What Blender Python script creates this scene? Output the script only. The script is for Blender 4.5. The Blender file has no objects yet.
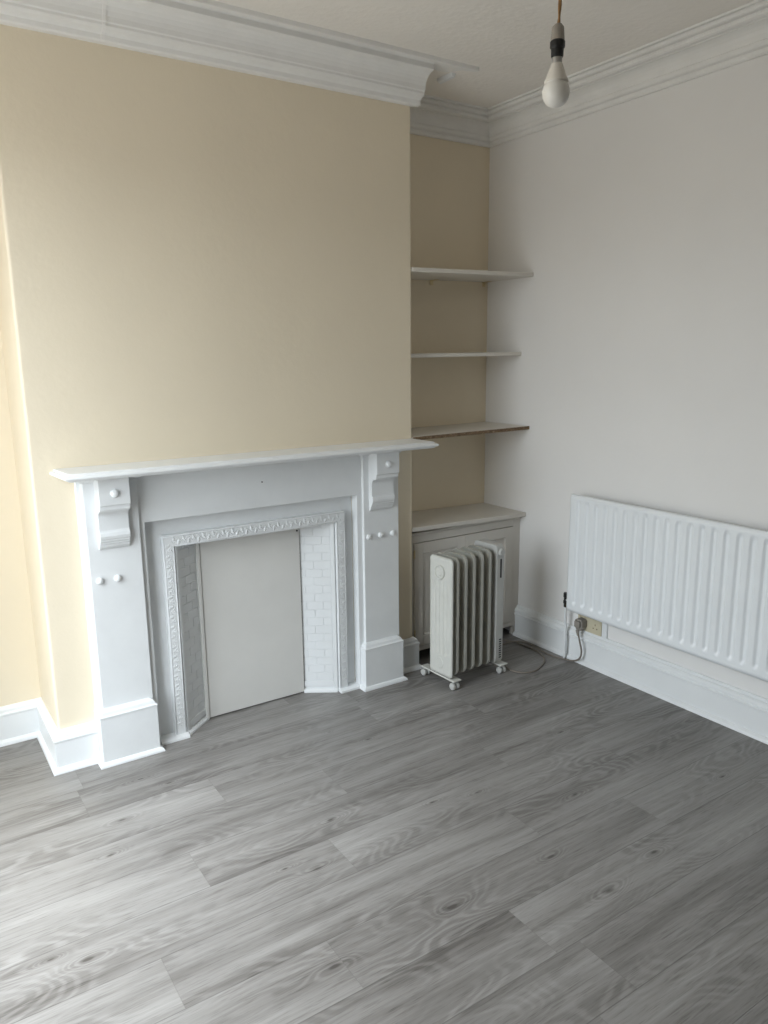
import bpy, bmesh, math, random
from mathutils import Vector, Matrix
random.seed(7)
S = bpy.context.scene
COL = S.collection
PI = math.pi

# ------------------------------------------------------------------ sizes of the room
W = 1.6075      # right edge of the chimney breast
XR = 2.3345     # right wall
D = 0.335       # depth of the alcoves
ZC = 2.645      # ceiling
XL = -.74      # left wall
YF = -7.0       # unseen wall behind the camera, set far back to cut fill light

# ------------------------------------------------------------------ object helpers
def link(name, me, mat=None, parent=None, smooth=False):
    o = bpy.data.objects.new(name, me)
    COL.objects.link(o)
    if mat is not None:
        me.materials.append(mat)
    if parent is not None:
        o.parent = parent
    if smooth:
        for p in me.polygons:
            p.use_smooth = True
    return o

def obj(name, bm, mat=None, parent=None, smooth=False, bevel=0.0, seg=2, auto=False):
    bmesh.ops.recalc_face_normals(bm, faces=bm.faces)
    me = bpy.data.meshes.new(name)
    bm.to_mesh(me); bm.free()
    o = link(name, me, mat, parent, smooth)
    if bevel > 0:
        m = o.modifiers.new('edge', 'BEVEL'); m.width = bevel; m.segments = seg
        m.limit_method = 'ANGLE'; m.angle_limit = math.radians(35)
        m.harden_normals = False
    return o

def thing(name, label, cat, loc=(0, 0, 0), rz=0.0, group=None):
    o = bpy.data.objects.new(name, None)
    COL.objects.link(o)
    o.empty_display_size = 0.1
    o.location = loc; o.rotation_euler = (0, 0, rz)
    o['label'] = label; o['category'] = cat
    if group: o['group'] = group
    return o

def tag(o, label, cat, group=None):
    o['label'] = label; o['category'] = cat
    if group: o['group'] = group
    return o

def struct(o):
    o['kind'] = 'structure'
    return o

def box(bm, x0, x1, y0, y1, z0, z1, M=None):
    vs = [bm.verts.new((x, y, z)) for x in (x0, x1) for y in (y0, y1) for z in (z0, z1)]
    for f in ((0, 1, 3, 2), (4, 6, 7, 5), (0, 4, 5, 1), (2, 3, 7, 6), (0, 2, 6, 4), (1, 5, 7, 3)):
        bm.faces.new([vs[i] for i in f])
    if M is not None:
        bmesh.ops.transform(bm, matrix=M, verts=vs)
    return vs

def prism(bm, pts, a, b, axis='x'):
    """extrude a polygon; for axis x pts are (y,z), for y (x,z), for z (x,y)"""
    def P(p, t):
        return {'x': (t, p[0], p[1]), 'y': (p[0], t, p[1]), 'z': (p[0], p[1], t)}[axis]
    A = [bm.verts.new(P(p, a)) for p in pts]
    B = [bm.verts.new(P(p, b)) for p in pts]
    bm.faces.new(A); bm.faces.new(B[::-1])
    n = len(pts)
    for i in range(n):
        bm.faces.new((A[i], A[(i + 1) % n], B[(i + 1) % n], B[i]))
    return A + B

def sweep(bm, path, prof):
    """profile (d, z) carried along a plan polyline, d measured to the right of travel, mitred"""
    n = len(path); rings = []
    for i, p in enumerate(path):
        ns = []
        if i > 0:
            d = (Vector(path[i]) - Vector(path[i - 1])).normalized(); ns.append(Vector((d.y, -d.x)))
        if i < n - 1:
            d = (Vector(path[i + 1]) - Vector(path[i])).normalized(); ns.append(Vector((d.y, -d.x)))
        m = ns[0] if len(ns) == 1 else (ns[0] + ns[1]) / (1 + ns[0].dot(ns[1]))
        rings.append([bm.verts.new((p[0] + m.x * q[0], p[1] + m.y * q[0], q[1])) for q in prof])
    k = len(prof)
    for a, b in zip(rings, rings[1:]):
        for i in range(k):
            bm.faces.new((a[i], a[(i + 1) % k], b[(i + 1) % k], b[i]))
    bm.faces.new(rings[0]); bm.faces.new(rings[-1][::-1])

def tube(bm, pts, r, n=10, cap=True):
    pts = [Vector(p) for p in pts]
    rs = r if isinstance(r, (list, tuple)) else [r] * len(pts)
    rings = []; up = None
    for i, p in enumerate(pts):
        t = (pts[min(i + 1, len(pts) - 1)] - pts[max(i - 1, 0)]).normalized()
        if up is None:
            up = Vector((0, 0, 1)) if abs(t.z) < .9 else Vector((1, 0, 0))
        u = (up - t * up.dot(t)).normalized(); up = u
        v = t.cross(u)
        rings.append([bm.verts.new(p + (u * math.cos(a) + v * math.sin(a)) * rs[i])
                      for a in [2 * PI * k / n for k in range(n)]])
    for a, b in zip(rings, rings[1:]):
        for i in range(n):
            bm.faces.new((a[i], a[(i + 1) % n], b[(i + 1) % n], b[i]))
    if cap:
        bm.faces.new(rings[0][::-1]); bm.faces.new(rings[-1])

def lathe(bm, prof, center=(0, 0, 0), axis='z', n=32):
    """profile (r, h) turned about an axis through center"""
    c = Vector(center); rings = []
    def P(r, h, a):
        x, y = r * math.cos(a), r * math.sin(a)
        return c + {'z': Vector((x, y, h)), 'y': Vector((x, h, y)), 'x': Vector((h, x, y))}[axis]
    for r, h in prof:
        if r < 1e-6:
            rings.append([bm.verts.new(P(0, h, 0))])
        else:
            rings.append([bm.verts.new(P(r, h, 2 * PI * k / n)) for k in range(n)])
    for a, b in zip(rings, rings[1:]):
        for i in range(n):
            q = [a[i % len(a)], a[(i + 1) % len(a)], b[(i + 1) % len(b)], b[i % len(b)]]
            q = list(dict.fromkeys(q))
            if len(q) > 2: bm.faces.new(q)
    if len(rings[0]) > 1: bm.faces.new(rings[0][::-1])
    if len(rings[-1]) > 1: bm.faces.new(rings[-1])

def ball(bm, c, rx, ry, rz, nu=12, nv=8, M=None):
    start = len(bm.verts)
    m = Matrix.Translation(c) @ (M or Matrix()) @ Matrix.Diagonal((rx, ry, rz, 1))
    bmesh.ops.create_uvsphere(bm, u_segments=nu, v_segments=nv, radius=1, matrix=m)

def smooth_path(pts, sub=8):
    pts = [Vector(p) for p in pts]; out = []
    for i in range(len(pts) - 1):
        p0 = pts[max(i - 1, 0)]; p1 = pts[i]; p2 = pts[i + 1]; p3 = pts[min(i + 2, len(pts) - 1)]
        for k in range(sub):
            t = k / sub
            out.append(0.5 * ((2 * p1) + (-p0 + p2) * t + (2 * p0 - 5 * p1 + 4 * p2 - p3) * t * t
                              + (-p0 + 3 * p1 - 3 * p2 + p3) * t ** 3))
    out.append(pts[-1])
    return out

def rrect(w, h, r, n=5, cx=0, cy=0):
    """rounded rectangle outline, counter-clockwise"""
    o = []
    for sx, sy, a0 in ((1, -1, -PI / 2), (1, 1, 0), (-1, 1, PI / 2), (-1, -1, PI)):
        for k in range(n + 1):
            a = a0 + PI / 2 * k / n
            o.append((cx + sx * (w / 2 - r) + r * math.cos(a), cy + sy * (h / 2 - r) + r * math.sin(a)))
    return o

# ------------------------------------------------------------------ material helpers
class NT:
    def __init__(s, name):
        s.m = bpy.data.materials.new(name); s.m.use_nodes = True
        s.t = s.m.node_tree; s.n = s.t.nodes; s.l = s.t.links
        s.b = s.n['Principled BSDF']
    def set(s, sock, v):
        if hasattr(v, 'is_linked') or hasattr(v, 'links'): s.l.new(v, sock)
        else: sock.default_value = v
    def math(s, op, a, b=None, c=None, clamp=False):
        n = s.n.new('ShaderNodeMath'); n.operation = op; n.use_clamp = clamp
        s.set(n.inputs[0], a)
        if b is not None: s.set(n.inputs[1], b)
        if c is not None: s.set(n.inputs[2], c)
        return n.outputs[0]
    def xyz(s, x, y, z):
        n = s.n.new('ShaderNodeCombineXYZ')
        for i, v in enumerate((x, y, z)): s.set(n.inputs[i], v)
        return n.outputs[0]
    def sep(s, v):
        n = s.n.new('ShaderNodeSeparateXYZ'); s.l.new(v, n.inputs[0]); return n.outputs
    def noise(s, vec, scale=1, detail=2, rough=.5, dist=0):
        n = s.n.new('ShaderNodeTexNoise')
        if vec is not None: s.l.new(vec, n.inputs['Vector'])
        n.inputs['Scale'].default_value = scale; n.inputs['Detail'].default_value = detail
        n.inputs['Roughness'].default_value = rough; n.inputs['Distortion'].default_value = dist
        return n.outputs[0]
    def objco(s):
        return s.n.new('ShaderNodeTexCoord').outputs['Object']
    def ramp(s, f, stops):
        n = s.n.new('ShaderNodeValToRGB'); s.l.new(f, n.inputs[0])
        e = n.color_ramp.elements
        while len(e) < len(stops): e.new(.5)
        for el, (p, c) in zip(e, stops):
            el.position = p; el.color = (*c, 1)
        return n.outputs[0]
    def mix(s, f, a, b, mode='MIX'):
        n = s.n.new('ShaderNodeMix'); n.data_type = 'RGBA'; n.blend_type = mode
        s.set(n.inputs[0], f)
        for i, v in ((6, a), (7, b)):
            if isinstance(v, tuple): n.inputs[i].default_value = (*v, 1)
            else: s.l.new(v, n.inputs[i])
        return n.outputs[2]
    def bump(s, h, strength=.2, dist=.002):
        n = s.n.new('ShaderNodeBump'); n.inputs['Strength'].default_value = strength
        n.inputs['Distance'].default_value = dist
        s.l.new(h, n.inputs['Height']); s.l.new(n.outputs[0], s.b.inputs['Normal'])
    def fin(s, col=None, rough=.5, spec=.5, metal=0.0):
        if col is not None:
            if isinstance(col, tuple): s.b.inputs['Base Color'].default_value = (*col, 1)
            else: s.l.new(col, s.b.inputs['Base Color'])
        s.set(s.b.inputs['Roughness'], rough)
        s.b.inputs['Specular IOR Level'].default_value = spec
        s.b.inputs['Metallic'].default_value = metal
        return s.m

def paint(name, col, rough=.5, var=.05, scale=3.0, bump=.1, bscale=60, spec=.4, dist=.002):
    t = NT(name); c = t.objco()
    n = t.noise(c, scale, 4, .55)
    a = tuple(v * (1 - var) for v in col); b = tuple(min(1, v * (1 + var)) for v in col)
    cc = t.ramp(n, [(.3, a), (.7, b)])
    if bump > 0:
        t.bump(t.noise(c, bscale, 3, .6), bump, dist)
    return t.fin(cc, rough, spec)

M_cream = paint('cream wall paint', (.775, .69, .54), .6, .025, 2.2, .25, 26, .3, .004)
M_front = paint('dark unseen wall', (.06, .045, .035), .5, .2, 5, .1, 40)  # unseen rear wall, colour made dark to reduce bounced light
M_white = paint('white wall paint', (.79, .78, .765), .6, .02, 2.0, .22, 22, .3, .004)
M_gloss = paint('white gloss paint', (.78, .80, .81), .32, .02, 6, .10, 70, .5, .001)
M_satin = paint('grey white fireplace paint', (.74, .76, .77), .38, .03, 8, .12, 60, .45, .001)
M_board = paint('matt white board paint', (.72, .715, .69), .55, .03, 5, .12, 90, .35, .001)
M_plaster = paint('painted plaster cornice', (.80, .795, .775), .5, .03, 9, .2, 80, .35, .0015)
M_cup = paint('cupboard paint', (.64, .61, .56), .42, .03, 6, .08, 70, .4, .001)
M_shelf = paint('shelf paint', (.66, .63, .575), .42, .03, 7, .08, 70, .4, .001)
M_rad = paint('radiator enamel', (.80, .83, .85), .3, .015, 5, .03, 120, .5, .0005)
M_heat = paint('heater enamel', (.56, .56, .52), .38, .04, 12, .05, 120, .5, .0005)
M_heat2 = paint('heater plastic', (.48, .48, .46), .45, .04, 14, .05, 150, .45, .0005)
M_fin = paint('shade darkened fin enamel', (.44, .435, .39), .42, .04, 12, .05, 120, .45, .0005)  # darker than the end panel: shade between the fins put into the colour
M_dark = paint('dark plastic', (.035, .033, .032), .45, .1, 30, .05, 200, .4, .0005)
M_black = paint('black plastic', (.012, .012, .012), .4, .1, 30, .05, 200, .4, .0005)
M_cord = paint('grey brown flex', (.20, .175, .15), .5, .06, 40, .05, 200, .4, .0005)
M_plug = paint('grey brown plug', (.26, .24, .215), .45, .06, 40, .05, 200, .4, .0005)
M_sock = paint('aged cream plastic', (.58, .53, .39), .4, .03, 20, .03, 200, .45, .0005)
M_brown = paint('brown twisted flex', (.30, .17, .07), .55, .15, 90, .2, 300, .3, .0008)
M_hole = paint('painted dark void', (.02, .018, .015), .9, .1, 20, 0)  # near-black, the darkness inside the openings is painted into the colour
M_steel = paint('dull steel', (.45, .44, .42), .4, .08, 40, .05, 200, .5, .0005)
M_steel.node_tree.nodes['Principled BSDF'].inputs['Metallic'].default_value = .8
M_brass = paint('pale brass', (.70, .60, .38), .35, .08, 40, .05, 200, .5, .0005)
M_brass.node_tree.nodes['Principled BSDF'].inputs['Metallic'].default_value = .9

# textured ceiling paper
def ceiling_mat():
    t = NT('textured ceiling paint'); c = t.objco()
    v = t.n.new('ShaderNodeTexVoronoi'); v.inputs['Scale'].default_value = 42; t.l.new(c, v.inputs['Vector'])
    h = t.math('ADD', t.math('MULTIPLY', v.outputs['Distance'], .8), t.noise(c, 34, 4, .65, .8))
    t.bump(h, .35, .004)
    return t.fin(t.ramp(t.noise(c, 3, 3), [(.3, (.83, .80, .755)), (.7, (.87, .84, .795))]), .75, .2)
M_ceil = ceiling_mat()

# raw wood edge with chipped paint
def edge_mat():
    t = NT('bare chipped wood edge'); c = t.objco()
    x = t.sep(c)
    n = t.noise(t.xyz(t.math('MULTIPLY', x[0], 30), x[1], t.math('MULTIPLY', x[2], 120)), 2, 4, .7)
    cc = t.ramp(n, [(.35, (.08, .05, .028)), (.52, (.19, .125, .07)), (.6, (.26, .18, .105)), (.72, (.62, .57, .48))])
    return t.fin(cc, .7, .3)
M_edge = edge_mat()

# grey oak plank floor: knots are marks in the boards, at the places they have in this floor
KNOTS = [(-.138, -1.018, 1.0), (-.218, -.965, .6), (.220, -.245, .8), (.296, -.330, .6), (.096, -.461, 1.0), (.016, -.625, .8),
         (.955, -.330, .5), (.662, -.850, .9), (.998, -.960, .7), (.511, -1.040, 1.0), (.432, -.985, .6), (.370, -1.389, 1.2),
         (.743, -1.390, 1.1), (1.123, -1.390, .9), (1.433, -1.200, .9), (1.397, -1.552, 1.0), (1.150, -1.592, 1.3),
         (1.161, -1.000, .7), (1.05, -.47, .6), (1.72, -.86, .6), (-.35, -.66, .7), (1.95, -1.42, .7), (.12, -1.72, .8)]
def floor_mat():
    t = NT('grey oak planks')
    co = t.objco(); x, y, z = t.sep(co)
    at = t.n.new('ShaderNodeAttribute'); at.attribute_name = 'board'
    r1, r2, r3 = t.sep(at.outputs['Vector'])
    uv = t.n.new('ShaderNodeUVMap'); uv.uv_map = 'inboard'
    ed = t.n.new('ShaderNodeUVMap'); ed.uv_map = 'edge'
    u, v, _ = t.sep(uv.outputs[0])
    du, dv, _ = t.sep(ed.outputs[0])
    # knots bend the grain
    tot = None; core = None
    for kx, ky, s in KNOTS:
        dx = t.math('MULTIPLY', t.math('SUBTRACT', x, kx), 1 / (.060 * s))
        dy = t.math('MULTIPLY', t.math('SUBTRACT', y, ky), 1 / (.021 * s))
        d2 = t.math('ADD', t.math('MULTIPLY', dx, dx), t.math('MULTIPLY', dy, dy))
        g = t.math('DIVIDE', 1.0, t.math('ADD', 1.0, t.math('MULTIPLY', d2, d2)))
        c = t.math('DIVIDE', 1.0, t.math('ADD', 1.0, t.math('MULTIPLY', t.math('MULTIPLY', d2, d2), 500)))
        tot = g if tot is None else t.math('ADD', tot, g)
        core = c if core is None else t.math('ADD', core, c)
    # warped coordinates inside the board
    wob = t.noise(t.xyz(t.math('MULTIPLY', x, 7), t.math('MULTIPLY', y, 25), t.math('MULTIPLY', r1, 40)), 1, 3, .6)
    low = t.noise(t.xyz(t.math('ADD', t.math('MULTIPLY', u, 1.9), t.math('MULTIPLY', r1, 50)),
                        t.math('ADD', t.math('MULTIPLY', v, 6.2), t.math('MULTIPLY', r2, 30)), t.math('MULTIPLY', r3, 60)), 1, 1.5, .45)
    ph = t.math('ADD', t.math('MULTIPLY', low, 20.0), t.math('MULTIPLY', wob, .9))
    ph = t.math('ADD', ph, t.math('MULTIPLY', tot, 3.2))
    fr = t.math('FRACT', ph)
    ring = t.math('SUBTRACT', 1.0, t.math('ABSOLUTE', t.math('SUBTRACT', t.math('MULTIPLY', fr, 2.0), 1.0)))
    ring = t.math('MULTIPLY', t.math('SUBTRACT', .62, ring), 2.4, clamp=True)
    # where the figure shows strongly / fades to straight grain
    fig = t.noise(t.xyz(t.math('ADD', t.math('MULTIPLY', u, 1.6), t.math('MULTIPLY', r3, 31)),
                        t.math('ADD', t.math('MULTIPLY', v, 7), t.math('MULTIPLY', r1, 17)), 3.0), 1, 1, .5)
    fig = t.math('MULTIPLY', t.math('SUBTRACT', fig, .41), 3.6, clamp=True)
    fig = t.math('MAXIMUM', fig, t.math('MULTIPLY', tot, 1.0, clamp=True))
    streak = t.noise(t.xyz(t.math('MULTIPLY', x, 3.2), t.math('MULTIPLY', y, 110), t.math('MULTIPLY', r1, 20)), 1, 5, .68)
    fine = t.noise(t.xyz(t.math('MULTIPLY', x, 16), t.math('MULTIPLY', y, 300), t.math('MULTIPLY', r2, 20)), 1, 2, .6)
    broad = t.noise(t.xyz(t.math('MULTIPLY', x, 1.5), t.math('MULTIPLY', y, 17), t.math('MULTIPLY', r2, 70)), 1, 3, .5)
    val = t.math('MULTIPLY', t.math('SUBTRACT', ring, .75), t.math('MULTIPLY', fig, .21))
    val = t.math('ADD', val, t.math('MULTIPLY', t.math('SUBTRACT', streak, .5), .62))
    pore = t.math('MULTIPLY', t.math('SUBTRACT', fine, .54), 6.0, clamp=True)
    val = t.math('SUBTRACT', val, t.math('MULTIPLY', t.math('SUBTRACT', pore, .3), .20))
    val = t.math('ADD', val, t.math('MULTIPLY', t.math('SUBTRACT', broad, .5), .90))
    val = t.math('ADD', val, t.math('MULTIPLY', t.math('SUBTRACT', r3, .5), .16))
    val = t.math('ADD', val, .5)
    val = t.math('SUBTRACT', val, t.math('MULTIPLY', core, .50))
    col = t.ramp(val, [(.02, (.068, .062, .057)), (.30, (.146, .138, .130)), (.5, (.206, .198, .189)), (.72, (.270, .262, .252)), (1.0, (.37, .363, .352))])
    # joints
    gu = t.math('SUBTRACT', .45, t.math('MULTIPLY', du, 1 / .0030), clamp=True)
    gv = t.math('SUBTRACT', 1.0, t.math('MULTIPLY', dv, 1 / .0022), clamp=True)
    groove = t.math('MAXIMUM', gu, gv)
    col = t.mix(t.math('MULTIPLY', groove, .62), col, (.06, .057, .053))
    h = t.math('SUBTRACT', t.math('MULTIPLY', streak, .25), t.math('MULTIPLY', groove, 1.0))
    t.bump(h, .35, .0012)
    ro = t.math('ADD', .36, t.math('MULTIPLY', streak, .12))
    return t.fin(col, ro, .5)
M_floor = floor_mat()

# ------------------------------------------------------------------ floor of staggered planks
def build_floor():
    PW, PL = .1846, 1.157
    offs = {0: .012, -1: .421, -2: .79, -3: .22, -4: .607, -5: .017, -6: .393, -7: .86, -8: .935 - PL}
    bm = bmesh.new()
    l1 = bm.loops.layers.uv.new('inboard'); l2 = bm.loops.layers.uv.new('edge')
    at = bm.loops.layers.float_color.new('board')
    y_top0 = -.196
    ylo, yhi = YF - .02, D + .02
    r = random.Random(11)
    k = 3
    while y_top0 + k * PW > ylo:
        yt = y_top0 + k * PW; yb = yt - PW
        o = offs.get(k, r.random() * PL)
        i0 = math.floor((XL - .02 - o) / PL)
        xs = o + i0 * PL
        while xs < XR + .02:
            c = (r.random(), r.random(), r.random(), 1)
            x0, x1 = max(xs, XL - .02), min(xs + PL, XR + .02)
            y0, y1 = max(yb, ylo), min(yt, yhi)
            if x1 - x0 > 1e-4 and y1 - y0 > 1e-4:
                xm, ym = (xs + PL / 2), (yb + PW / 2)
                # quarter the board so distance to its edges interpolates exactly
                cx = sorted({x0, x1, min(max(xm, x0), x1)}); cy = sorted({y0, y1, min(max(ym, y0), y1)})
                for a, b in zip(cx, cx[1:]):
                    for d, e in zip(cy, cy[1:]):
                        f = bm.faces.new([bm.verts.new((px, py, 0)) for px, py in ((a, d), (b, d), (b, e), (a, e))])
                        for lp in f.loops:
                            px, py, _ = lp.vert.co
                            lp[l1].uv = (px - xs, py - yb)
                            lp[l2].uv = (min(px - xs, xs + PL - px), min(py - yb, yt - py))
                            lp[at] = c
            xs += PL
        k -= 1
    bmesh.ops.remove_doubles(bm, verts=bm.verts, dist=1e-5)
    struct(obj('floor', bm, M_floor))
build_floor()

# ------------------------------------------------------------------ walls and ceiling
T = .12
SUNW, SUND = 9.5, (.40, -.05, -1.0)
def wall(name, mat, *boxes):
    bm = bmesh.new()
    for b in boxes: box(bm, *b)
    return struct(obj(name, bm, mat))

wall('ceiling', M_ceil, (XL - T, XR + T, YF - T, D + T, ZC, ZC + .1))
wall('wall_back', M_cream, (XL - T, XR + T, D, D + T, -.05, ZC))
wall('wall_right', M_white, (XR, XR + T, YF - T, D, -.05, ZC))
wall('wall_front', M_front, (XL - T, XR, YF - T, YF, -.05, ZC))
# left wall with the window opening that lights the room
WY0, WY1, WZ0, WZ1 = -1.60, -.17, .20, 2.32
wall('wall_left', M_cream,
     (XL - T, XL, YF, WY0, -.05, ZC), (XL - T, XL, WY1, D, -.05, ZC),
     (XL - T, XL, WY0, WY1, -.05, WZ0), (XL - T, XL, WY0, WY1, WZ1, ZC))
# chimney breast with the fireplace opening, edges softly rounded like worn plaster
OX0, OX1, OZ = .36, 1.278, .895
def breast():
    bm = bmesh.new()
    R = .011
    def rnd(x, s):   # rounded outer corner in plan
        return [(x + s * R * (1 - math.cos(a)) * -1 if False else x - s * R + s * R * math.sin(a), R - R * math.cos(a))
                for a in [PI / 2 * k / 5 for k in range(6)]]
    left = [(0 + R - R * math.sin(a), R - R * math.cos(a)) for a in [PI / 2 * k / 5 for k in range(6)]]
    right = [(W - R + R * math.sin(a), R - R * math.cos(a)) for a in [PI / 2 * k / 5 for k in range(6)]]
    # left pier, right pier, head
    prism(bm, [(OX0, 0)] + left + [(0, D), (OX0, D)], -.02, OZ, 'z')
    prism(bm, [(OX1, 0)] + right + [(W, D), (OX1, D)], -.02, OZ, 'z')
    prism(bm, left[::-1] + right + [(W, D), (0, D)], OZ, ZC, 'z')
    return struct(obj('wall_chimney', bm, M_cream))
breast()

# window in the left wall (outside the photograph, the source of the daylight)
def window():
    root = bpy.data.objects.new('window_1', None); COL.objects.link(root); root['kind'] = 'structure'
    root.location = (XL - .06, (WY0 + WY1) / 2, WZ0)
    w2 = (WY1 - WY0) / 2; h = WZ1 - WZ0
    bm = bmesh.new()
    for a, b, c, d in ((-w2, -w2 + .05, 0, h), (w2 - .05, w2, 0, h), (-w2, w2, 0, .05), (-w2, w2, h - .05, h), (-.025, .025, 0, h)):
        box(bm, -.03, .03, a, b, c, d)
    obj('window_frame', bm, M_gloss, root, bevel=.004)
    bm = bmesh.new(); box(bm, -.02, .16, -w2 - .04, w2 + .04, -.03, .002)
    obj('window_sill', bm, M_gloss, root, bevel=.006)
window()

# ------------------------------------------------------------------ cornices
cove1 = [(0, 2.505), (.026, 2.503), (.034, 2.508), (.036, 2.522), (.044, 2.528), (.058, 2.532), (.066, 2.540), (.066, 2.548)]
for k in range(7):
    a = PI / 2 * k / 6
    cove1.append((.070 + .052 * (1 - math.cos(a)), 2.552 + .058 * math.sin(a)))
cove1 += [(.130, 2.614), (.130, 2.632), (.136, 2.640), (.136, ZC + .02), (0, ZC + .02)]
bm = bmesh.new()
sweep(bm, [(XL - .01, D), (0, D), (0, 0), (W + .021, 0)], cove1)
# seam between two cornice lengths
bm2 = bmesh.new()
struct(obj('trim_1', bm, M_plaster))
seam = [(a + .003, b) for a, b in cove1[1:-2]]
sweep(bm2, [(.342, 0), (.354, 0)], [(0, 2.506)] + seam + [(.10, 2.64)])
struct(obj('trim_6', bm2, paint('cornice filler', (.83, .82, .80), .5, .02, 9, 0)))

# flat moulded band on the ceiling in front of that cornice, sawn off at a slant past the corner
def ceiling_band():
    bm = bmesh.new()
    z = ZC
    for y0, y1, dz in ((-.136, -.148, .012), (-.148, -.154, .003), (-.154, -.174, .016)):
        # the sawn end runs back towards the breast
        def xe(y): return 1.825 + (y + .17) * -0.9
        pts = [(-.0, y0), (xe(y0), y0), (xe(y1), y1), (-.0, y1)]
        prism(bm, pts, z - dz, z + .01, 'z')
    pts = [(W + .0, -.136), (1.796, -.136), (1.74, -.066), (1.66, -.066)]
    prism(bm, pts, z - .006, z + .01, 'z')
    return struct(obj('trim_2', bm, M_plaster, bevel=.002))
ceiling_band()
bm = bmesh.new()
prism(bm, [(1.764, ZC - .003), (1.770, ZC - .016), (1.786, ZC - .018), (1.792, ZC - .003), (1.792, ZC + .01), (1.764, ZC + .01)], -.066, .030, 'y')
struct(obj('trim_5', bm, M_gloss, bevel=.003))

# cornice of alcove and right wall
cove2 = [(0, 2.505), (.010, 2.505), (.015, 2.511), (.015, 2.521), (.012, 2.523), (.012, 2.526), (.024, 2.530), (.029, 2.538), (.029, 2.546), (.024, 2.549)]
for k in range(6):
    a = PI / 2 * k / 5
    cove2.append((.027 + .040 * (1 - math.cos(a)), 2.553 + .044 * math.sin(a)))
cove2 += [(.067, 2.600), (.084, 2.601), (.090, 2.605), (.091, 2.613), (.086, 2.616), (.086, 2.620), (.102, 2.621), (.107, 2.625), (.107, 2.632), (.103, 2.634), (.103, 2.637), (.116, 2.638), (.120, ZC + .02), (0, ZC + .02)]
bm = bmesh.new(); sweep(bm, [(W - .01, D), (XR, D), (XR, YF)], cove2)
struct(obj('trim_3', bm, M_plaster))

# ------------------------------------------------------------------ baseboards
def skirt(h, more=False):
    p = [(-.004, -.01), (.036, -.01), (.036, .004), (.033, .012), (.025, .019), (.021, .020)]
    if more:
        p += [(.021, h - .052), (.027, h - .050), (.028, h - .042), (.021, h - .038), (.021, h - .034), (.026, h - .031), (.024, h - .022), (.018, h - .014), (.012, h - .011), (.012, h - .007), (.008, h), (-.004, h)]
    else:
        p += [(.021, h - .036), (.024, h - .033), (.024, h - .026), (.018, h - .022), (.016, h - .012), (.009, h - .004), (.005, h), (-.004, h)]
    return p
bm = bmesh.new(); sweep(bm, [(XL, D), (0, D), (0, -.012), (.1315, -.012)], [(max(d, 0) - .016 if d < 0 else d, z) for d, z in skirt(.152)]); struct(obj('baseboard_left', bm, M_gloss, bevel=.0012))
bm = bmesh.new(); sweep(bm, [(1.489, 0), (W, 0), (W, .046)], skirt(.158)); struct(obj('baseboard_chimney', bm, M_gloss, bevel=.0012))
bm = bmesh.new(); sweep(bm, [(XR, .046), (XR, YF)], skirt(.166, True)); struct(obj('baseboard_right', bm, M_gloss, bevel=.0012))

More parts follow.
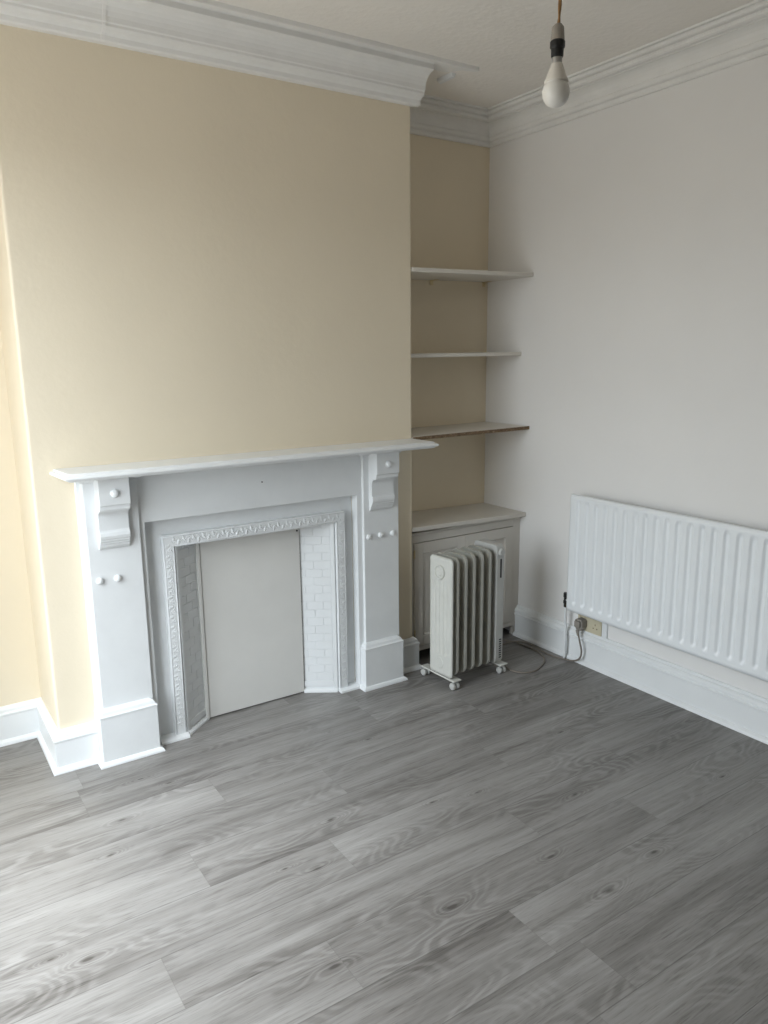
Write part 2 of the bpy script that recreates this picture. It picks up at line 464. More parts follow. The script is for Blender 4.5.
# ------------------------------------------------------------------ fireplace surround
def fireplace():
    root = thing('fireplace_surround', 'white painted wooden fireplace surround with mantel shelf against the cream chimney breast', 'fireplace', (.82, 0, 0))
    def add(name, bm, mat=M_satin, par=None, **k):
        o = obj(name, bm, mat, None, **k)
        o.parent = par or root
        if par is None: o.matrix_parent_inverse = Matrix.Translation(-Vector((.82, 0, 0)))
        return o
    # mantel shelf: stacked insets give the moulded edge
    bm = bmesh.new()
    rings = []
    for z, i in ((1.0865, .024), (1.0895, .013), (1.0945, .011), (1.0955, .003), (1.099, 0), (1.1045, .001), (1.1075, .006), (1.1085, .013), (1.1155, .016)):
        rings.append([bm.verts.new(p) for p in ((.058 + i, .0, z), (.074 + i, -.188 + i, z), (1.617 - i, -.188 + i, z), (1.617 - i, .0, z))])
    for a, b in zip(rings, rings[1:]):
        for k in range(4): bm.faces.new((a[k], a[(k + 1) % 4], b[(k + 1) % 4], b[k]))
    bm.faces.new(rings[0][::-1]); bm.faces.new(rings[-1])
    add('mantel_shelf', bm, M_gloss, bevel=.0015)
    # frieze and the narrow stiles beside the opening
    bm = bmesh.new()
    prism(bm, [(.325, 0), (OX0, 0), (OX0, OZ), (OX1, OZ), (OX1, 0), (1.315, 0), (1.315, 1.0865), (.325, 1.0865)], -.045, .0, 'y')
    add('frieze', bm, bevel=.002)
    bm = bmesh.new()
    prism(bm, [(-.045, 1.072), (-.050, 1.073), (-.054, 1.079), (-.061, 1.083), (-.061, 1.0865), (-.045, 1.0865)], .337, 1.303, 'x')
    add('bed_moulding', bm)
    bm = bmesh.new(); lathe(bm, [(.0028, 0), (.0028, -.002), (0, -.0024)], (.836, -.045, .998), 'y', 10)
    add('nail', bm, M_dark)
    # pilasters
    for side, x0, x1, p0, p1, studs in ((0, .150, .338, .132, .344, (.181, .244)), (1, 1.303, 1.487, 1.284, 1.491, (1.325, 1.388, 1.452))):
        bm = bmesh.new()
        box(bm, x0, x1, -.060, 0, 0, 1.0865)
        box(bm, x0 - .014, x0 + .01, -.022, 0, 0, 1.0865)
        pil = add('pilaster', bm, bevel=.0025)
        bm = bmesh.new()
        sweep(bm, [(x0, 0), (x0, -.060), (x1, -.060), (x1, 0)][::-1] if False else [(x0, -.0), (x0, -.06), (x1, -.06), (x1, -.0)],
              [(-.002, 1.064), (.006, 1.064), (.010, 1.069), (.018, 1.076), (.024, 1.080), (.024, 1.0865), (-.002, 1.0865)])
        add('capital', bm, par=pil)
        bm = bmesh.new()
        box(bm, p0, p1, -.086, 0, 0, .190)
        sweep(bm, [(p0, 0), (p0, -.086), (p1, -.086), (p1, 0)], [(-.03, .188), (.002, .188), (.002, .194), (-.004, .198), (-.008, .208), (-.016, .214), (-.030, .218)])
        add('plinth', bm, par=pil, bevel=.0015)
        bm = bmesh.new()
        sweep(bm, [(p0, 0), (p0, -.086), (p1, -.086), (p1, 0)], [(-.002, 0), (.014, 0), (.013, .006), (.008, .013), (.001, .016), (-.002, .016)])
        add('shoe_moulding', bm, par=pil)
        # corbel bracket
        c0, c1 = ((.189, .294) if side == 0 else (1.331, 1.446))
        prof = [(-.058, 1.0865), (-.128, 1.0865), (-.128, .990), (-.125, .986), (-.121, .986), (-.121, .972), (-.117, .968)]
        for k in range(7):
            a = PI / 2 * k / 6
            prof.append((-.117 + .033 * math.sin(a), .966 - .024 * (1 - math.cos(a))))
        prof += [(-.084, .938), (-.0835, .892), (-.086, .886), (-.090, .882), (-.0925, .872), (-.090, .862), (-.086, .858), (-.086, .852), (-.080, .848),
                 (-.080, .842), (-.075, .840), (-.074, .832), (-.068, .824), (-.058, .819)]
        bm = bmesh.new(); prism(bm, prof, c0, c1, 'x')
        cor = add('corbel', bm, par=pil, bevel=.0015)
        dome = lambda r, h: [(r, 0), (r * 1.0, -h * .25)] + [(r * math.cos(a), -h * .25 - h * .75 * math.sin(a)) for a in [PI / 2 * k / 6 for k in range(1, 7)]]
        bm = bmesh.new(); lathe(bm, dome(.0145, .014), ((c0 + c1) / 2, -.128, 1.030), 'y', 24)
        add('rosette', bm, M_gloss, par=pil, smooth=True)
        for sx in studs:
            bm = bmesh.new(); lathe(bm, dome(.0130, .014), (sx, -.060, .706), 'y', 24)
            add('stud', bm, M_gloss, par=pil, smooth=True)
    return root
fireplace()

# ------------------------------------------------------------------ cast insert with tiled cheeks
def insert():
    root = thing('fireplace_insert', 'white painted cast iron fireplace insert with scrolled border and tiled cheeks', 'fireplace insert', (.82, .02, 0))
    def add(name, bm, mat=M_satin, par=None, **k):
        o = obj(name, bm, mat, None, **k); o.parent = par or root
        if par is None: o.matrix_parent_inverse = Matrix.Translation(-Vector((.82, .02, 0)))
        return o
    e = .0006
    # outer plate
    bm = bmesh.new()
    prism(bm, [(OX0 + e, 0), (.430, 0), (.430, .826), (1.220, .826), (1.220, 0), (OX1 - e, 0), (OX1 - e, OZ - e), (OX0 + e, OZ - e)], .0, .02, 'y')
    add('outer_plate', bm, bevel=.001)
    # scrolled border
    xi0, xi1, zi = .470, 1.180, .782
    bm = bmesh.new()
    prism(bm, [(.426, .0), (xi0, .0), (xi0, zi), (xi1, zi), (xi1, .0), (1.224, .0), (1.224, .830), (.426, .830)], -.030, .02, 'y')
    border = add('border', bm, bevel=.002)
    bm = bmesh.new()
    for off in (.004, .041):
        tube(bm, [(.470 - off, -.0295, .02), (.470 - off, -.0295, .782 + off), (1.180 + off, -.0295, .782 + off), (1.180 + off, -.0295, .02)], .0022, 8)
    add('border_bead', bm, par=border, smooth=True)
    # running vine: a waving stem with leaves
    def vine(bm, p, q):
        p, q = Vector(p), Vector(q); d = q - p; L = d.length; t = d / L; s = Vector((t.z, 0, -t.x))
        n = int(round(L / .020)); pts = []
        for i in range(n * 8 + 1):
            u = i / 8
            pts.append(p + t * (u * L / n) + s * (.0085 * math.sin(u * PI)))
        tube(bm, pts, .0017, 6)
        ang = math.atan2(t.z, t.x)
        for i in range(n):
            c = p + t * ((i + .5) * L / n); sg = 1 if i % 2 == 0 else -1
            for a, dd, ln in ((.7, -.006, .007), (-.3, -.001, .006), (1.5, -.011, .005)):
                M = Matrix.Rotation(-(ang + sg * a), 4, 'Y')
                ball(bm, c + s * (sg * dd) + t * (.004 * math.cos(a)) + Vector((0, -.001, 0)), ln, .0018, .0028, 8, 6, M)
    bm = bmesh.new()
    vine(bm, (.447, -.0298, .05), (.447, -.0298, .795))
    vine(bm, (.455, -.0298, .807), (1.195, -.0298, .807))
    vine(bm, (1.203, -.0298, .795), (1.203, -.0298, .05))
    add('vine_relief', bm, par=border, smooth=True)
    # cheeks: slanting tiled panels
    for sx in (0, 1):
        a = Vector((.472, -.022, 0)) if sx == 0 else Vector((1.178, -.016, 0))
        b = Vector((.584, .066, 0)) if sx == 0 else Vector((1.050, .066, 0))
        d = (b - a); L = d.length; t = d / L
        n = Vector((t.y, -t.x, 0)) if sx == 0 else Vector((-t.y, t.x, 0))      # towards the room
        M = Matrix(((t.x, n.x, 0, a.x), (t.y, n.y, 0, a.y), (0, 0, 1, 0), (0, 0, 0, 1)))
        bm = bmesh.new(); box(bm, 0, L, -.012, 0, 0, .800, M)
        ch = add('cheek', bm, bevel=.001)
        bm = bmesh.new()
        rim = .018
        box(bm, 0, rim, 0, .006, 0, .800, M)
        box(bm, rim, L, 0, .006, .026, .052, M)
        add('cheek_rim', bm, par=ch, bevel=.002)
        bm = bmesh.new()
        rh, tw, g = .0372, .074, .0024
        z = .0545; row = 0
        while z < .79:
            x = rim + .002 - (tw * .5 if row % 2 else 0)
            while x < L:
                x0, x1 = max(x, rim + .002), min(x + tw - g, L)
                if x1 - x0 > .006:
                    dv = random.uniform(-.0004, .0004)
                    box(bm, x0, x1, 0, .0022 + dv, z, min(z + rh - g, .798), M)
                x += tw
            z += rh; row += 1
        add('tiles', bm, par=ch, bevel=.0010)
        bm = bmesh.new()
        prism(bm, [(.000, 0), (.016, 0), (.015, .008), (.008, .014), (0, .016)], 0.002, L, 'x')
        for v in bm.verts: v.co = M @ v.co
        add('floor_bead', bm, M_gloss, par=ch)
    for x0, x1 in ((OX0 + .001, .474), (1.176, OX1 - .001)):
        bm = bmesh.new()
        prism(bm, [(-.052, 0), (-.051, .008), (-.044, .013), (-.036, .015), (0, .015), (0, 0)], x0, x1, 'x')
        add('base_bead', bm, M_gloss)
    bm = bmesh.new()
    box(bm, OX0 + .02, OX1 - .02, .16, .17, .0, .86)
    add('back_plate', bm, M_hole)
    return root
insert()

# board closing off the hearth
def hearth_board():
    root = thing('blanking_board', 'flat white painted board closing off the fireplace opening', 'board', (.82, .06, 0))
    L = (-.82, -.06, 0)
    def add(name, bm, mat, **k):
        o = obj(name, bm, mat, None, **k); o.parent = root; o.matrix_parent_inverse = Matrix.Translation(L); return o
    bm = bmesh.new(); box(bm, .5985, 1.0445, .056, .068, .005, .800)
    add('panel', bm, M_board, bevel=.0012)
    bm = bmesh.new(); box(bm, .582, .596, .050, .068, .003, .800)
    add('side_batten', bm, M_board, bevel=.002)
    for x, z in ((1.034, .752),):
        bm = bmesh.new(); lathe(bm, [(.0042, 0), (.0042, -.0008), (.0015, -.0012), (0, -.0009)], (x, .0558, z), 'y', 12)
        add('screw', bm, M_dark)
hearth_board()

# ------------------------------------------------------------------ alcove shelves
def shelf(label, zl, zr, th, yf, mat, edge=None, brackets=()):
    root = thing('wall_shelf', label, 'shelf', ((W + XR) / 2, yf, zl), 0, 'alcove shelves')
    inv = Matrix.Translation(-Vector(((W + XR) / 2, yf, zl)))
    def add(name, bm, mat, **k):
        o = obj(name, bm, mat, None, **k); o.parent = root; o.matrix_parent_inverse = inv; return o
    bm = bmesh.new()
    vs = box(bm, W + .0015, XR - .0015, yf, D - .001, 0, th)
    for v in vs:
        f = (v.co.x - W) / (XR - W)
        v.co.z += zl - th + (zr - zl) * f
    add('board', bm, mat, bevel=.003)
    if edge:
        bm = bmesh.new()
        vs = box(bm, W + .002, XR - .002, yf - .0025, yf + .001, .001, th - .001)
        for v in vs:
            v.co.z += zl - th + (zr - zl) * (v.co.x - W) / (XR - W)
        add('front_edge', bm, edge)
    for bx, by in brackets:
        z0 = zl - th + (zr - zl) * (bx - W) / (XR - W)
        bm = bmesh.new()
        box(bm, bx - .009, bx + .009, by, D - .003, z0 - .0025, z0 - .0002)
        box(bm, bx - .009, bx + .009, D - .006, D - .002, z0 - .024, z0 - .0005)
        lathe(bm, [(.0045, 0), (.0045, -.002), (0, -.003)], (bx, D - .006, z0 - .015), 'y', 10)
        add('bracket', bm, M_brass, bevel=.0006)
shelf('highest white shelf in the alcove, painted edge, metal bracket under it', 1.862, 1.871, .019, -.004, M_shelf, None, ((1.965, .28), (2.305, .28)))
shelf('thin white middle shelf in the alcove, shallower than the shelves above and below', 1.492, 1.494, .018, .066, M_shelf, None, ((1.80, .25),))
shelf('lowest alcove shelf, white top with bare brown wooden front edge', 1.121, 1.127, .018, -.002, M_shelf, M_edge, ((2.27, .28),))

# ------------------------------------------------------------------ alcove cupboard
def cupboard():
    cx = (W + XR) / 2; yf = .046
    root = thing('alcove_cupboard', 'low off-white built-in cupboard under the alcove shelves, behind the oil heater', 'cupboard', (cx, yf, 0))
    inv = Matrix.Translation(-Vector((cx, yf, 0)))
    def add(name, bm, mat=M_cup, par=None, **k):
        o = obj(name, bm, mat, None, **k); o.parent = par or root; o.matrix_parent_inverse = inv if par is None else Matrix(); return o
    bm = bmesh.new()
    vs = box(bm, W + .0015, XR - .0015, .002, D - .001, .658, .679)
    for v in vs: v.co.z += .016 * (1 - (v.co.x - W) / (XR - W))
    add('worktop', bm, M_shelf, bevel=.003)
    x0, x1 = W + .0015, XR - .0015
    # face frame
    bm = bmesh.new()
    box(bm, x0, x0 + .036, yf, yf + .022, .055, .655)
    box(bm, x1 - .048, x1, yf, yf + .022, .055, .655)
    box(bm, x0 + .036, x1 - .048, yf, yf + .022, .606, .655)
    box(bm, x0 + .036, x1 - .048, yf, yf + .022, .055, .078)
    add('face_frame', bm, bevel=.0015)
    bm = bmesh.new()
    prism(bm, [(yf - .014, .658), (yf - .014, .652), (yf - .006, .645), (yf - .001, .640), (yf + .002, .640), (yf + .002, .658)], x0, x1, 'x')
    add('top_moulding', bm)
    bm = bmesh.new()
    box(bm, x0 + .01, x1 - .01, .30, D - .002, .0, .64); box(bm, x0 + .01, x1 - .01, yf + .02, .30, .056, .066)
    add('carcass', bm, M_hole)
    for a, b in ((x1 - .03, x1), (x0, x0 + .02)):
        bm = bmesh.new(); box(bm, a, b, yf + .006, yf + .03, .001, .056)
        add('foot_block', bm, bevel=.002)
    dx0, dx1 = x0 + .038, x1 - .050
    mid = (dx0 + dx1) / 2
    for a, b, hs in ((dx0, mid - .001, 0), (mid + .001, dx1, 1)):
        bm = bmesh.new()
        st = .052
        # stiles and rails as one frame, panel set back inside
        z0, z1 = .081, .603; y0, y1 = yf - .004, yf + .016
        box(bm, a, a + st, y0, y1, z0, z1); box(bm, b - st, b, y0, y1, z0, z1)
        box(bm, a + st, b - st, y0, y1, z1 - st, z1); box(bm, a + st, b - st, y0, y1, z0, z0 + st)
        box(bm, a + st - .001, b - st + .001, y0 + .010, y1, z0 + st - .001, z1 - st + .001)
        d = add('door', bm, bevel=.0015)
        bm = bmesh.new()
        q = [(a + st, y0 + .009, z0 + st), (b - st, y0 + .009, z0 + st), (b - st, y0 + .009, z1 - st), (a + st, y0 + .009, z1 - st)]
        for k in range(4): tube(bm, [q[k], q[(k + 1) % 4]], .005, 8)
        add('panel_bead', bm, par=d, smooth=True)
        hx = a - .001 if hs == 0 else b + .001
        for hz in ((.552, .15) if hs == 0 else ()):
            bm = bmesh.new(); tube(bm, [(hx, yf - .007, hz - .02), (hx, yf - .007, hz + .02)], .0042, 10)
            add('hinge', bm, M_brass, par=d)
        kx = b - .026 if hs == 0 else a + .026
        bm = bmesh.new(); lathe(bm, [(.005, 0), (.005, -.01), (.011, -.014), (.013, -.02), (.009, -.026), (0, -.027)], (kx, y0, .40), 'y', 20)
        add('knob', bm, par=d, smooth=True)
cupboard()

# ------------------------------------------------------------------ panel radiator on the right wall
def radiator():
    y0, y1, z0, z1 = -1.95, -.383, .276, .843
    xf, pitch = XR - .100, .0534
    root = thing('panel_radiator', 'long white ribbed panel radiator hung low on the white right wall', 'radiator', (XR - .06, (y0 + y1) / 2, z0))
    inv = Matrix.Translation(-Vector((XR - .06, (y0 + y1) / 2, z0)))
    def add(name, bm, mat=M_rad, par=None, **k):
        o = obj(name, bm, mat, None, **k); o.parent = par or root; o.matrix_parent_inverse = inv if par is None else Matrix(); return o
    # pressed front sheet
    ys = []; n = int((y1 - y0) / pitch)
    ny = n * 14
    zs = [z0, z0 + .006, z0 + .014] + [z0 + .02 + (z1 - z0 - .04) * k / 60 for k in range(61)] + [z1 - .014, z1 - .006, z1]
    def sm(t): t = max(0, min(1, t)); return t * t * (3 - 2 * t)
    bm = bmesh.new(); grid = []
    for i in range(ny + 1):
        y = y1 - (y1 - y0) * i / ny
        u = ((y1 - .0265 - y) / pitch) % 1.0
        m = (y1 - .012 - y > 0) and (y - y0 - .012 > 0)
        # a channel about half a pitch wide, rounded at both ends
        dy = abs(u - .5) * pitch
        col = []
        for z in zs:
            dz = max(0, (z0 + .052) - z, z - (z1 - .040))
            r = math.hypot(dy, dz)
            dep = .0095 * (1 - sm((r - .0055) / .0105)) if m else 0
            # rolled outer edges
            ez = min(z - z0, z1 - z); ey = min(y - y0, y1 - y)
            rol = .008 * (1 - sm(ez / .012)) + .006 * (1 - sm(ey / .010))
            col.append(bm.verts.new((xf + dep + rol, y, z)))
        grid.append(col)
    for a, b in zip(grid, grid[1:]):
        for j in range(len(zs) - 1): bm.faces.new((a[j], a[j + 1], b[j + 1], b[j]))
    # back of the water panel
    bk = {}
    rim = [grid[i][0] for i in range(ny + 1)] + [grid[ny][j] for j in range(1, len(zs))] + [grid[i][-1] for i in range(ny - 1, -1, -1)] + [grid[0][j] for j in range(len(zs) - 2, 0, -1)]
    back = [bm.verts.new((xf + .022, v.co.y, v.co.z)) for v in rim]
    for i in range(len(rim)):
        j = (i + 1) % len(rim); bm.faces.new((rim[i], rim[j], back[j], back[i]))
    bm.faces.new(back)
    add('front_panel', bm, smooth=True)
    bm = bmesh.new()
    k = y0 + .06
    pts = []
    i = 0
    while k < y1 - .06:
        pts += [(xf + .024 if i % 2 == 0 else xf + .058, k), (xf + .024 if i % 2 == 0 else xf + .058, k + .012)]
        k += .017; i += 1
    A = [bm.verts.new((x, y, z0 + .05)) for x, y in pts]; B = [bm.verts.new((x, y, z1 - .05)) for x, y in pts]
    for a, b, c, d in zip(A, A[1:], B[1:], B): bm.faces.new((a, b, c, d))
    add('convector_fins', bm)
    for by in (y1 - .22, (y0 + y1) / 2, y0 + .22):
        bm = bmesh.new(); box(bm, xf + .06, XR - .0005, by - .015, by + .015, z0 + .06, z1 - .06); box(bm, xf + .022, xf + .07, by - .012, by + .012, z1 - .12, z1 - .09); box(bm, xf + .022, xf + .07, by - .012, by + .012, z0 + .08, z0 + .11)
        add('wall_bracket', bm, bevel=.001)
    # valve and pipe at the alcove end
    vx, vy = XR - .052, -.340
    bm = bmesh.new()
    lathe(bm, [(.0, -.036), (.008, -.036), (.010, -.034), (.010, -.018), (.0125, -.016), (.0125, -.004), (.010, -.002), (.010, .014), (.0125, .016), (.0125, .034), (.010, .038), (0, .038)], (vx, vy, .306), 'z', 16)
    add('valve', bm, M_black)
    bm = bmesh.new()
    tube(bm, [(vx, vy, .309), (vx, vy - .03, .309), (vx, y1 + .002, .309)], .008, 10)
    tube(bm, smooth_path([(vx, vy, .27), (vx, vy, .22), (vx + .002, vy, .19), (XR - .048, vy, .16), (XR - .048, vy, .08), (XR - .048, vy, .0005)], 5), .0065, 10)
    add('pipe', bm, M_gloss, smooth=True)
radiator()

# ------------------------------------------------------------------ double socket and plug
def socket():
    yc, zc = -.458, .2045
    root = thing('wall_socket', 'aged cream double wall socket just above the skirting, under the radiator', 'socket', (XR, yc, zc))
    inv = Matrix.Translation(-Vector((XR, yc, zc)))
    def add(name, bm, mat=M_sock, par=None, **k):
        o = obj(name, bm, mat, None, **k); o.parent = par or root; o.matrix_parent_inverse = inv if par is None else Matrix(); return o
    bm = bmesh.new()
    prism(bm, rrect(.146, .076, .005, 4, yc, zc), XR - .012, XR - .0005, 'x')
    add('face_plate', bm, bevel=.002)
    for cy in (yc + .036, yc - .036):
        bm = bmesh.new()
        box(bm, XR - .0126, XR - .0118, cy - .002, cy + .002, zc + .004, zc + .013)
        for s in (-1, 1): box(bm, XR - .0126, XR - .0118, cy + s * .011 - .0034, cy + s * .011 + .0034, zc - .012, zc - .007)
        add('pin_slots', bm, M_edge)
    for cy in (yc + .062, yc - .062):
        bm = bmesh.new(); box(bm, XR - .015, XR - .0118, cy - .005, cy + .005, zc + .016, zc + .030)
        add('switch', bm, bevel=.001)
    bm = bmesh.new(); box(bm, XR - .010, XR - .0005, yc - .104, yc - .0745, zc - .038, zc + .035)
    add('blank_cover', bm, M_gloss, bevel=.002)
socket()

def heater():
    a = math.radians(3.2)
    ox, oy = 1.594, -.310
    root = thing('oil_heater', 'small off-white oil-filled heater on castors in front of the cupboard', 'heater', (ox, oy, 0), a)
    # local frame: x along the row of fins, y back, z up; origin at the front corner of the end panel
    def add(name, bm, mat=M_heat, par=None, **k): return obj(name, bm, mat, par or root, **k)
    dp = .152; z0, z1 = .052, .610
    def fin_outline(d, za, zb, r, n=8):
        return rrect(d, zb - za, r, n, d / 2, (za + zb) / 2)
    # end panel: shallow dished plate with four pressed flutes
    bm = bmesh.new()
    ny, nz = 44, 60
    out = []
    def sm(t): t = max(0, min(1, t)); return t * t * (3 - 2 * t)
    g = []
    for i in range(ny + 1):
        yy = dp * i / ny; row = []
        for j in range(nz + 1):
            zz = z0 + (z1 - z0) * j / nz
            x = 0.0
            ey = min(yy, dp - yy); ez = min(zz - z0, z1 - zz)
            x += .006 * (1 - sm(ey / .010)) + .006 * (1 - sm(ez / .010))
            for fy in (.036, .062, .088, .114):
                dz = max(0, z0 + .11 - zz, zz - (z1 - .115))
                x += .004 * (1 - sm(math.hypot(yy - fy, dz) / .010))
            # round the corners
            cy, cz = yy, zz; rr = .018
            for cy0, sy in ((rr, -1), (dp - rr, 1)):
                for cz0, sz in ((z0 + rr, -1), (z1 - rr, 1)):
                    if (yy - cy0) * sy > 0 and (zz - cz0) * sz > 0:
                        v = Vector((yy - cy0, zz - cz0)); L = v.length
                        m = max(abs(v.x), abs(v.y))
                        if L > 1e-6:
                            v = v * (m / L); cy, cz = cy0 + v.x, cz0 + v.y
            row.append(bm.verts.new((x, cy, cz)))
        g.append(row)
    for p, q in zip(g, g[1:]):
        for j in range(nz): bm.faces.new((p[j], p[j + 1], q[j + 1], q[j]))
    rim = [g[i][0] for i in range(ny + 1)] + [g[ny][j] for j in range(1, nz + 1)] + [g[i][nz] for i in range(ny - 1, -1, -1)] + [g[0][j] for j in range(nz - 1, 0, -1)]
    bk = [bm.verts.new((.012, v.co.y, v.co.z)) for v in rim]
    for i in range(len(rim)):
        j = (i + 1) % len(rim); bm.faces.new((rim[i], rim[j], bk[j], bk[i]))
    bm.faces.new(bk)
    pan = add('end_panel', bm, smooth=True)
    bm = bmesh.new()
    lathe(bm, [(.024, -.003), (.026, -.008), (.031, -.008), (.034, -.004), (.035, .008), (.024, .008)], (0, dp * .52, z1 - .070), 'x', 32)
    lathe(bm, [(0, -.006), (.014, -.006), (.018, -.003), (.020, .004)], (0, dp * .52, z1 - .070), 'x', 32)
    add('header_boss', bm, M_heat, pan, smooth=False, bevel=.001)
    bm = bmesh.new()
    lathe(bm, [(0, -.002), (.024, -.002), (.027, .0), (.028, .006)], (0, dp * .52, z0 + .060), 'x', 32)
    add('lower_boss', bm, M_heat, pan)
    # fins
    for k in range(5):
        fx = .040 + .0492 * k
        bm = bmesh.new()
        zt = z1 + .003 + .0015 * k
        o1 = fin_outline(dp, z0 + .006, zt, .034)
        A = [bm.verts.new((fx - .0075, y, z)) for y, z in o1]; B = [bm.verts.new((fx + .0075, y, z)) for y, z in o1]
        n = len(o1)
        for i in range(n): bm.faces.new((A[i], A[(i + 1) % n], B[(i + 1) % n], B[i]))
        # dished faces behind the rolled edge
        for V, sx in ((A, 1), (B, -1)):
            o2 = fin_outline(dp - .016, z0 + .014, zt - .008, .027)
            o3 = [(y + .008, z) for y, z in o2]
            C = [bm.verts.new((V[0].co.x + sx * .0062, y, z)) for y, z in o3]
            for i in range(n): bm.faces.new((V[i], V[(i + 1) % n], C[(i + 1) % n], C[i]))
            bm.faces.new(C)
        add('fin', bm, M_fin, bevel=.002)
    for hz in (z0 + .060, z1 - .070):
        bm = bmesh.new()
        tube(bm, [(.008, dp * .52, hz), (.285, dp * .52, hz)], .024, 20)
        add('oil_header', bm, smooth=False)
    # control box at the far end
    bx0, bx1 = .278, .326
    bm = bmesh.new(); prism(bm, fin_outline(dp + .004, z0 + .006, z1 + .022, .022), bx0, bx1, 'x')
    cb = add('control_box', bm, M_heat2, bevel=.004, seg=3)
    bm = bmesh.new(); box(bm, bx0 + .020, bx0 + .030, -.0015, .002, z1 - .135, z1 - .045)
    add('switch_strip', bm, M_dark, cb, bevel=.001)
    bm = bmesh.new()
    for i in range(9): box(bm, bx0 + .022, bx0 + .036, -.001, .002, z0 + .03 + i * .011, z0 + .036 + i * .011)
    add('vent', bm, M_dark, cb)
    bm = bmesh.new(); lathe(bm, [(.017, .002), (.017, -.010), (.014, -.013), (0, -.013)], (bx0 + .024, 0, z1 - .012), 'y', 24)
    add('dial', bm, M_heat2, cb, bevel=.001)
    # feet with castors
    for fx in (.026, .322):
        bm = bmesh.new()
        prism(bm, [(fx - .020, -.014), (fx + .026, -.014), (fx + .024, dp + .070), (fx - .018, dp + .070)], .040, .048, 'z')
        ft = add('foot_bar', bm, M_heat, bevel=.003)
        for wy in (.004, dp + .056):
            bm2 = bmesh.new()
            lathe(bm2, [(.012, .041), (.014, .038), (.012, .034), (.006, .033)], (fx, wy, 0), 'z', 16)
            for s in (-1, 1):
                lathe(bm2, [(0, s * .004), (.013, s * .004), (.0165, s * .008), (.0165, s * .016), (.013, s * .020), (0, s * .021)], (fx, wy, .0167), 'x', 24)
            add('castor', bm2, M_heat2, ft, smooth=False, bevel=.001)
    return root
HEATER = heater()

# flexible lead of the heater with its plug
def lead():
    zf = .0045
    p = [(1.885, -.03, .10), (1.93, .0, .06), (1.965, -.06, .015), (1.990, -.16, zf), (1.982, -.235, zf), (1.966, -.300, zf), (1.992, -.355, zf), (2.050, -.372, zf), (2.115, -.350, zf), (2.178, -.312, zf),
         (2.220, -.255, zf), (2.238, -.19, zf), (2.236, -.10, zf + .001), (2.222, -.02, zf), (2.19, .018, zf), (2.15, .01, zf), (2.16, -.03, zf),
         (2.21, -.045, .012), (2.252, -.09, .012), (2.262, -.17, .011), (2.256, -.24, zf), (2.258, -.302, zf), (2.272, -.350, zf), (2.283, -.400, .010), (2.284, -.440, .035), (2.282, -.452, .075), (2.280, -.440, .125), (2.280, -.425, .178)]
    root = thing('power_lead', 'grey-brown heater lead looped on the floor and plugged into the socket', 'power lead', (2.0, -.2, 0))
    inv = Matrix.Translation((-2.0, .2, 0))
    bm = bmesh.new(); tube(bm, smooth_path(p, 8), .0042, 10)
    o = obj('flex', bm, M_cord, None, smooth=True); o.parent = root; o.matrix_parent_inverse = inv
    yc, zc = -.422, .2045
    bm = bmesh.new()
    prism(bm, [(yc - .012, zc - .032), (yc + .012, zc - .032), (yc + .024, zc - .012), (yc + .024, zc + .016), (yc + .015, zc + .026), (yc - .015, zc + .026), (yc - .024, zc + .016), (yc - .024, zc - .012)], XR - .050, XR - .0135, 'x')
    prism(bm, rrect(.034, .034, .008, 4, yc, zc + .002), XR - .062, XR - .049, 'x')
    o = obj('plug', bm, M_plug, None, bevel=.004, seg=3); o.parent = root; o.matrix_parent_inverse = inv
    bm = bmesh.new(); tube(bm, [(2.280, yc - .008, .150), (2.280, yc - .004, .165), (2.281, yc, .178)], [.0055, .0075, .009], 12)
    o = obj('strain_relief', bm, M_plug, None, smooth=True); o.parent = root; o.matrix_parent_inverse = inv
lead()

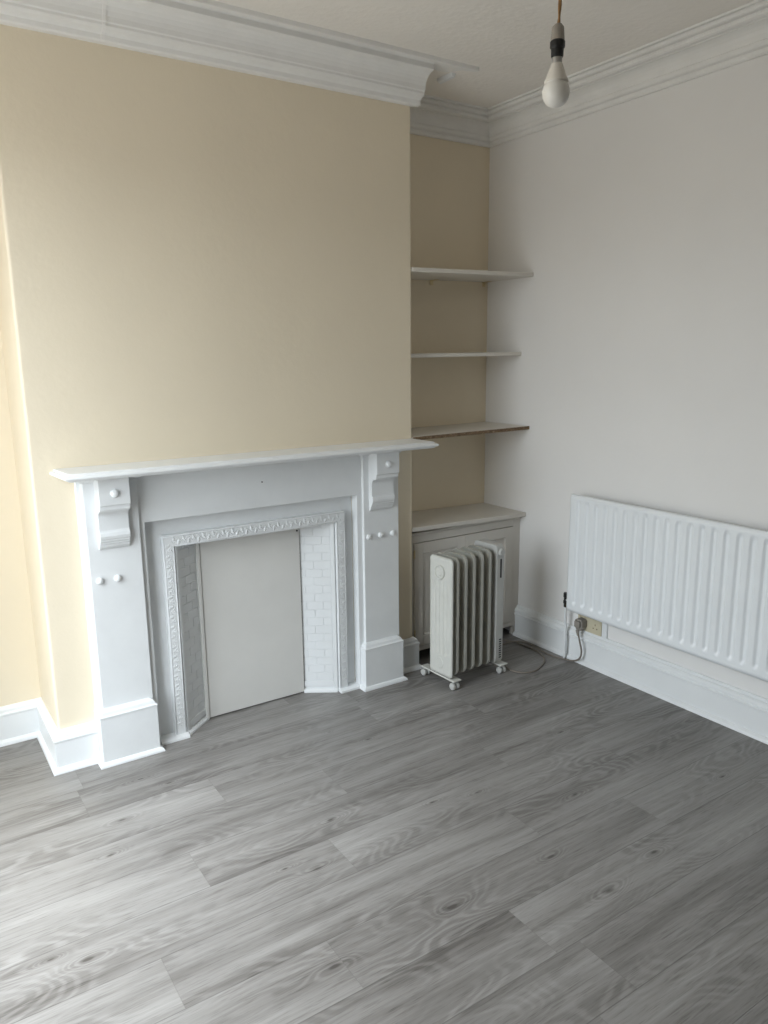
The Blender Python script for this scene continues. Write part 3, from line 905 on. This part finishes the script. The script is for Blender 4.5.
# ------------------------------------------------------------------ pendant bulb
def pendant():
    cx, cy = .930, -1.5
    root = thing('pendant_light', 'bare frosted bulb hanging from the ceiling on brown flex with a black lampholder', 'light', (cx, cy, ZC))
    def add(name, bm, mat, par=None, **k): return obj(name, bm, mat, par or root, **k)
    o = ZC
    Z = lambda z: z - ZC
    bm = bmesh.new(); lathe(bm, [(.045, 0), (.045, -.008), (.040, -.018), (.020, -.026), (.006, -.030), (0, -.030)], (0, 0, 0), 'z', 32)
    add('ceiling_rose', bm, M_gloss, smooth=False, bevel=.001)
    pts = smooth_path([(0.004, 0, -.028), (.006, 0, -.12), (.003, 0, -.30), (.004, 0, Z(2.26)), (.001, 0, Z(2.19))], 10)
    bm = bmesh.new()
    for s in (0, PI):
        q = [p + Vector((math.cos(s + i * .55), math.sin(s + i * .55), 0)) * .0018 for i, p in enumerate(pts)]
        tube(bm, q, .0022, 8)
    tube(bm, pts, .0026, 8)
    add('flex', bm, M_brown, smooth=True)
    bm = bmesh.new()
    lathe(bm, [(.004, Z(2.200)), (.0085, Z(2.198)), (.0130, Z(2.192)), (.0142, Z(2.180)), (.0150, Z(2.166)), (.0150, Z(2.163))], (0, 0, 0), 'z', 28)
    holder = add('lampholder_cap', bm, NT('smoked clear plastic').fin((.30, .27, .23), .2, .6), smooth=True)
    bm = bmesh.new()
    lathe(bm, [(.0145, Z(2.166)), (.0165, Z(2.163)), (.0165, Z(2.152)), (.0140, Z(2.149)), (.0135, Z(2.134)), (.0125, Z(2.132))], (0, 0, 0), 'z', 28)
    add('lampholder', bm, M_black, bevel=.0008)
    bm = bmesh.new()
    lathe(bm, [(.0108, Z(2.133)), (.0112, Z(2.130)), (.0108, Z(2.122)), (.0115, Z(2.118))], (0, 0, 0), 'z', 28)
    add('bayonet_cap', bm, M_steel, smooth=True)
    bm = bmesh.new()
    lathe(bm, [(.0118, Z(2.120)), (.0135, Z(2.116)), (.0225, Z(2.092)), (.0268, Z(2.0835)), (.0268, Z(2.082))], (0, 0, 0), 'z', 36)
    body = add('bulb_body', bm, paint('bulb plastic', (.72, .68, .61), .4, .02, 30, 0), smooth=True)
    bm = bmesh.new()
    R = .0305; zc = 2.0605
    pr = [(.0262, Z(2.0822))]
    for k in range(12):
        a = math.radians(45 - k * 135 / 11)
        pr.append((max(0, R * math.cos(a)) if k < 11 else 0, Z(zc) + R * math.sin(a)))
    lathe(bm, pr, (0, 0, 0), 'z', 36)
    t = NT('frosted bulb'); t.b.inputs['Subsurface Weight'].default_value = .0
    add('bulb_globe', bm, t.fin((.78, .76, .71), .3, .5), smooth=True)
pendant()

# ------------------------------------------------------------------ daylight
Wd = bpy.data.worlds.new('sky'); S.world = Wd; Wd.use_nodes = True
nt = Wd.node_tree; bg = nt.nodes['Background']
tc = nt.nodes.new('ShaderNodeTexCoord'); sp = nt.nodes.new('ShaderNodeSeparateXYZ'); nt.links.new(tc.outputs['Generated'], sp.inputs[0])
rp = nt.nodes.new('ShaderNodeValToRGB'); nt.links.new(sp.outputs[2], rp.inputs[0])
e = rp.color_ramp.elements
e[0].position = 0.0; e[0].color = (.34, .34, .33, 1)
e[1].position = .12; e[1].color = (.86, .94, 1.0, 1)
nt.links.new(rp.outputs[0], bg.inputs['Color'])
bg.inputs['Strength'].default_value = 7.2
pl = bpy.data.lights.new('window_daylight', 'AREA'); pl.shape = 'RECTANGLE'
pl.size = WY1 - WY0; pl.size_y = WZ1 - WZ0
po = bpy.data.objects.new('window_daylight', pl); COL.objects.link(po)
po.matrix_world = Matrix.Translation((XL - T - .005, (WY0 + WY1) / 2, (WZ0 + WZ1) / 2)) @ Matrix(((0, 0, -1, 0), (-1, 0, 0, 0), (0, 1, 0, 0), (0, 0, 0, 1)))
pl.cycles.is_portal = True
# area light added in the opening, standing in for softened sunlight
sl = bpy.data.lights.new('added_sun_light', 'AREA'); sl.shape = 'RECTANGLE'
sl.size = WY1 - WY0 - .1; sl.size_y = 1.5; sl.energy = SUNW; sl.color = (.95, .98, 1.0); sl.spread = math.radians(85)
so = bpy.data.objects.new('added_sun_light', sl); COL.objects.link(so)
dz = Vector(SUND).normalized()
so.matrix_world = Matrix.Translation((XL + .0, (WY0 + WY1) / 2, (WZ0 + WZ1) / 2)) @ dz.to_track_quat('-Z', 'Y').to_matrix().to_4x4()

# ------------------------------------------------------------------ camera
cam = bpy.data.cameras.new('camera'); co = bpy.data.objects.new('camera', cam); COL.objects.link(co)
cam.sensor_fit = 'VERTICAL'; cam.sensor_height = 36; cam.lens = 764.98 * 36 / 1024
cam.clip_start = .05
r = Vector((0.8335196984341333, -0.5523790257529024, -0.011060028505661434))
u = Vector((0.12192379532505285, 0.1643798207540511, 0.9788329084488326))
f = Vector((0.5388687228405507, 0.8172249913194899, -0.2043619659013225))
co.matrix_world = Matrix(((r.x, u.x, -f.x, -0.41947), (r.y, u.y, -f.y, -2.83249), (r.z, u.z, -f.z, 1.5), (0, 0, 0, 1)))
S.camera = co
S.view_settings.view_transform = 'Standard'; S.view_settings.look = 'None'
S.view_settings.gamma = 1; S.view_settings.use_curve_mapping = False
S.view_settings.exposure = 0.2
S.cycles.denoising_prefilter = 'NONE'
S.cycles.max_bounces = 12; S.cycles.diffuse_bounces = 8
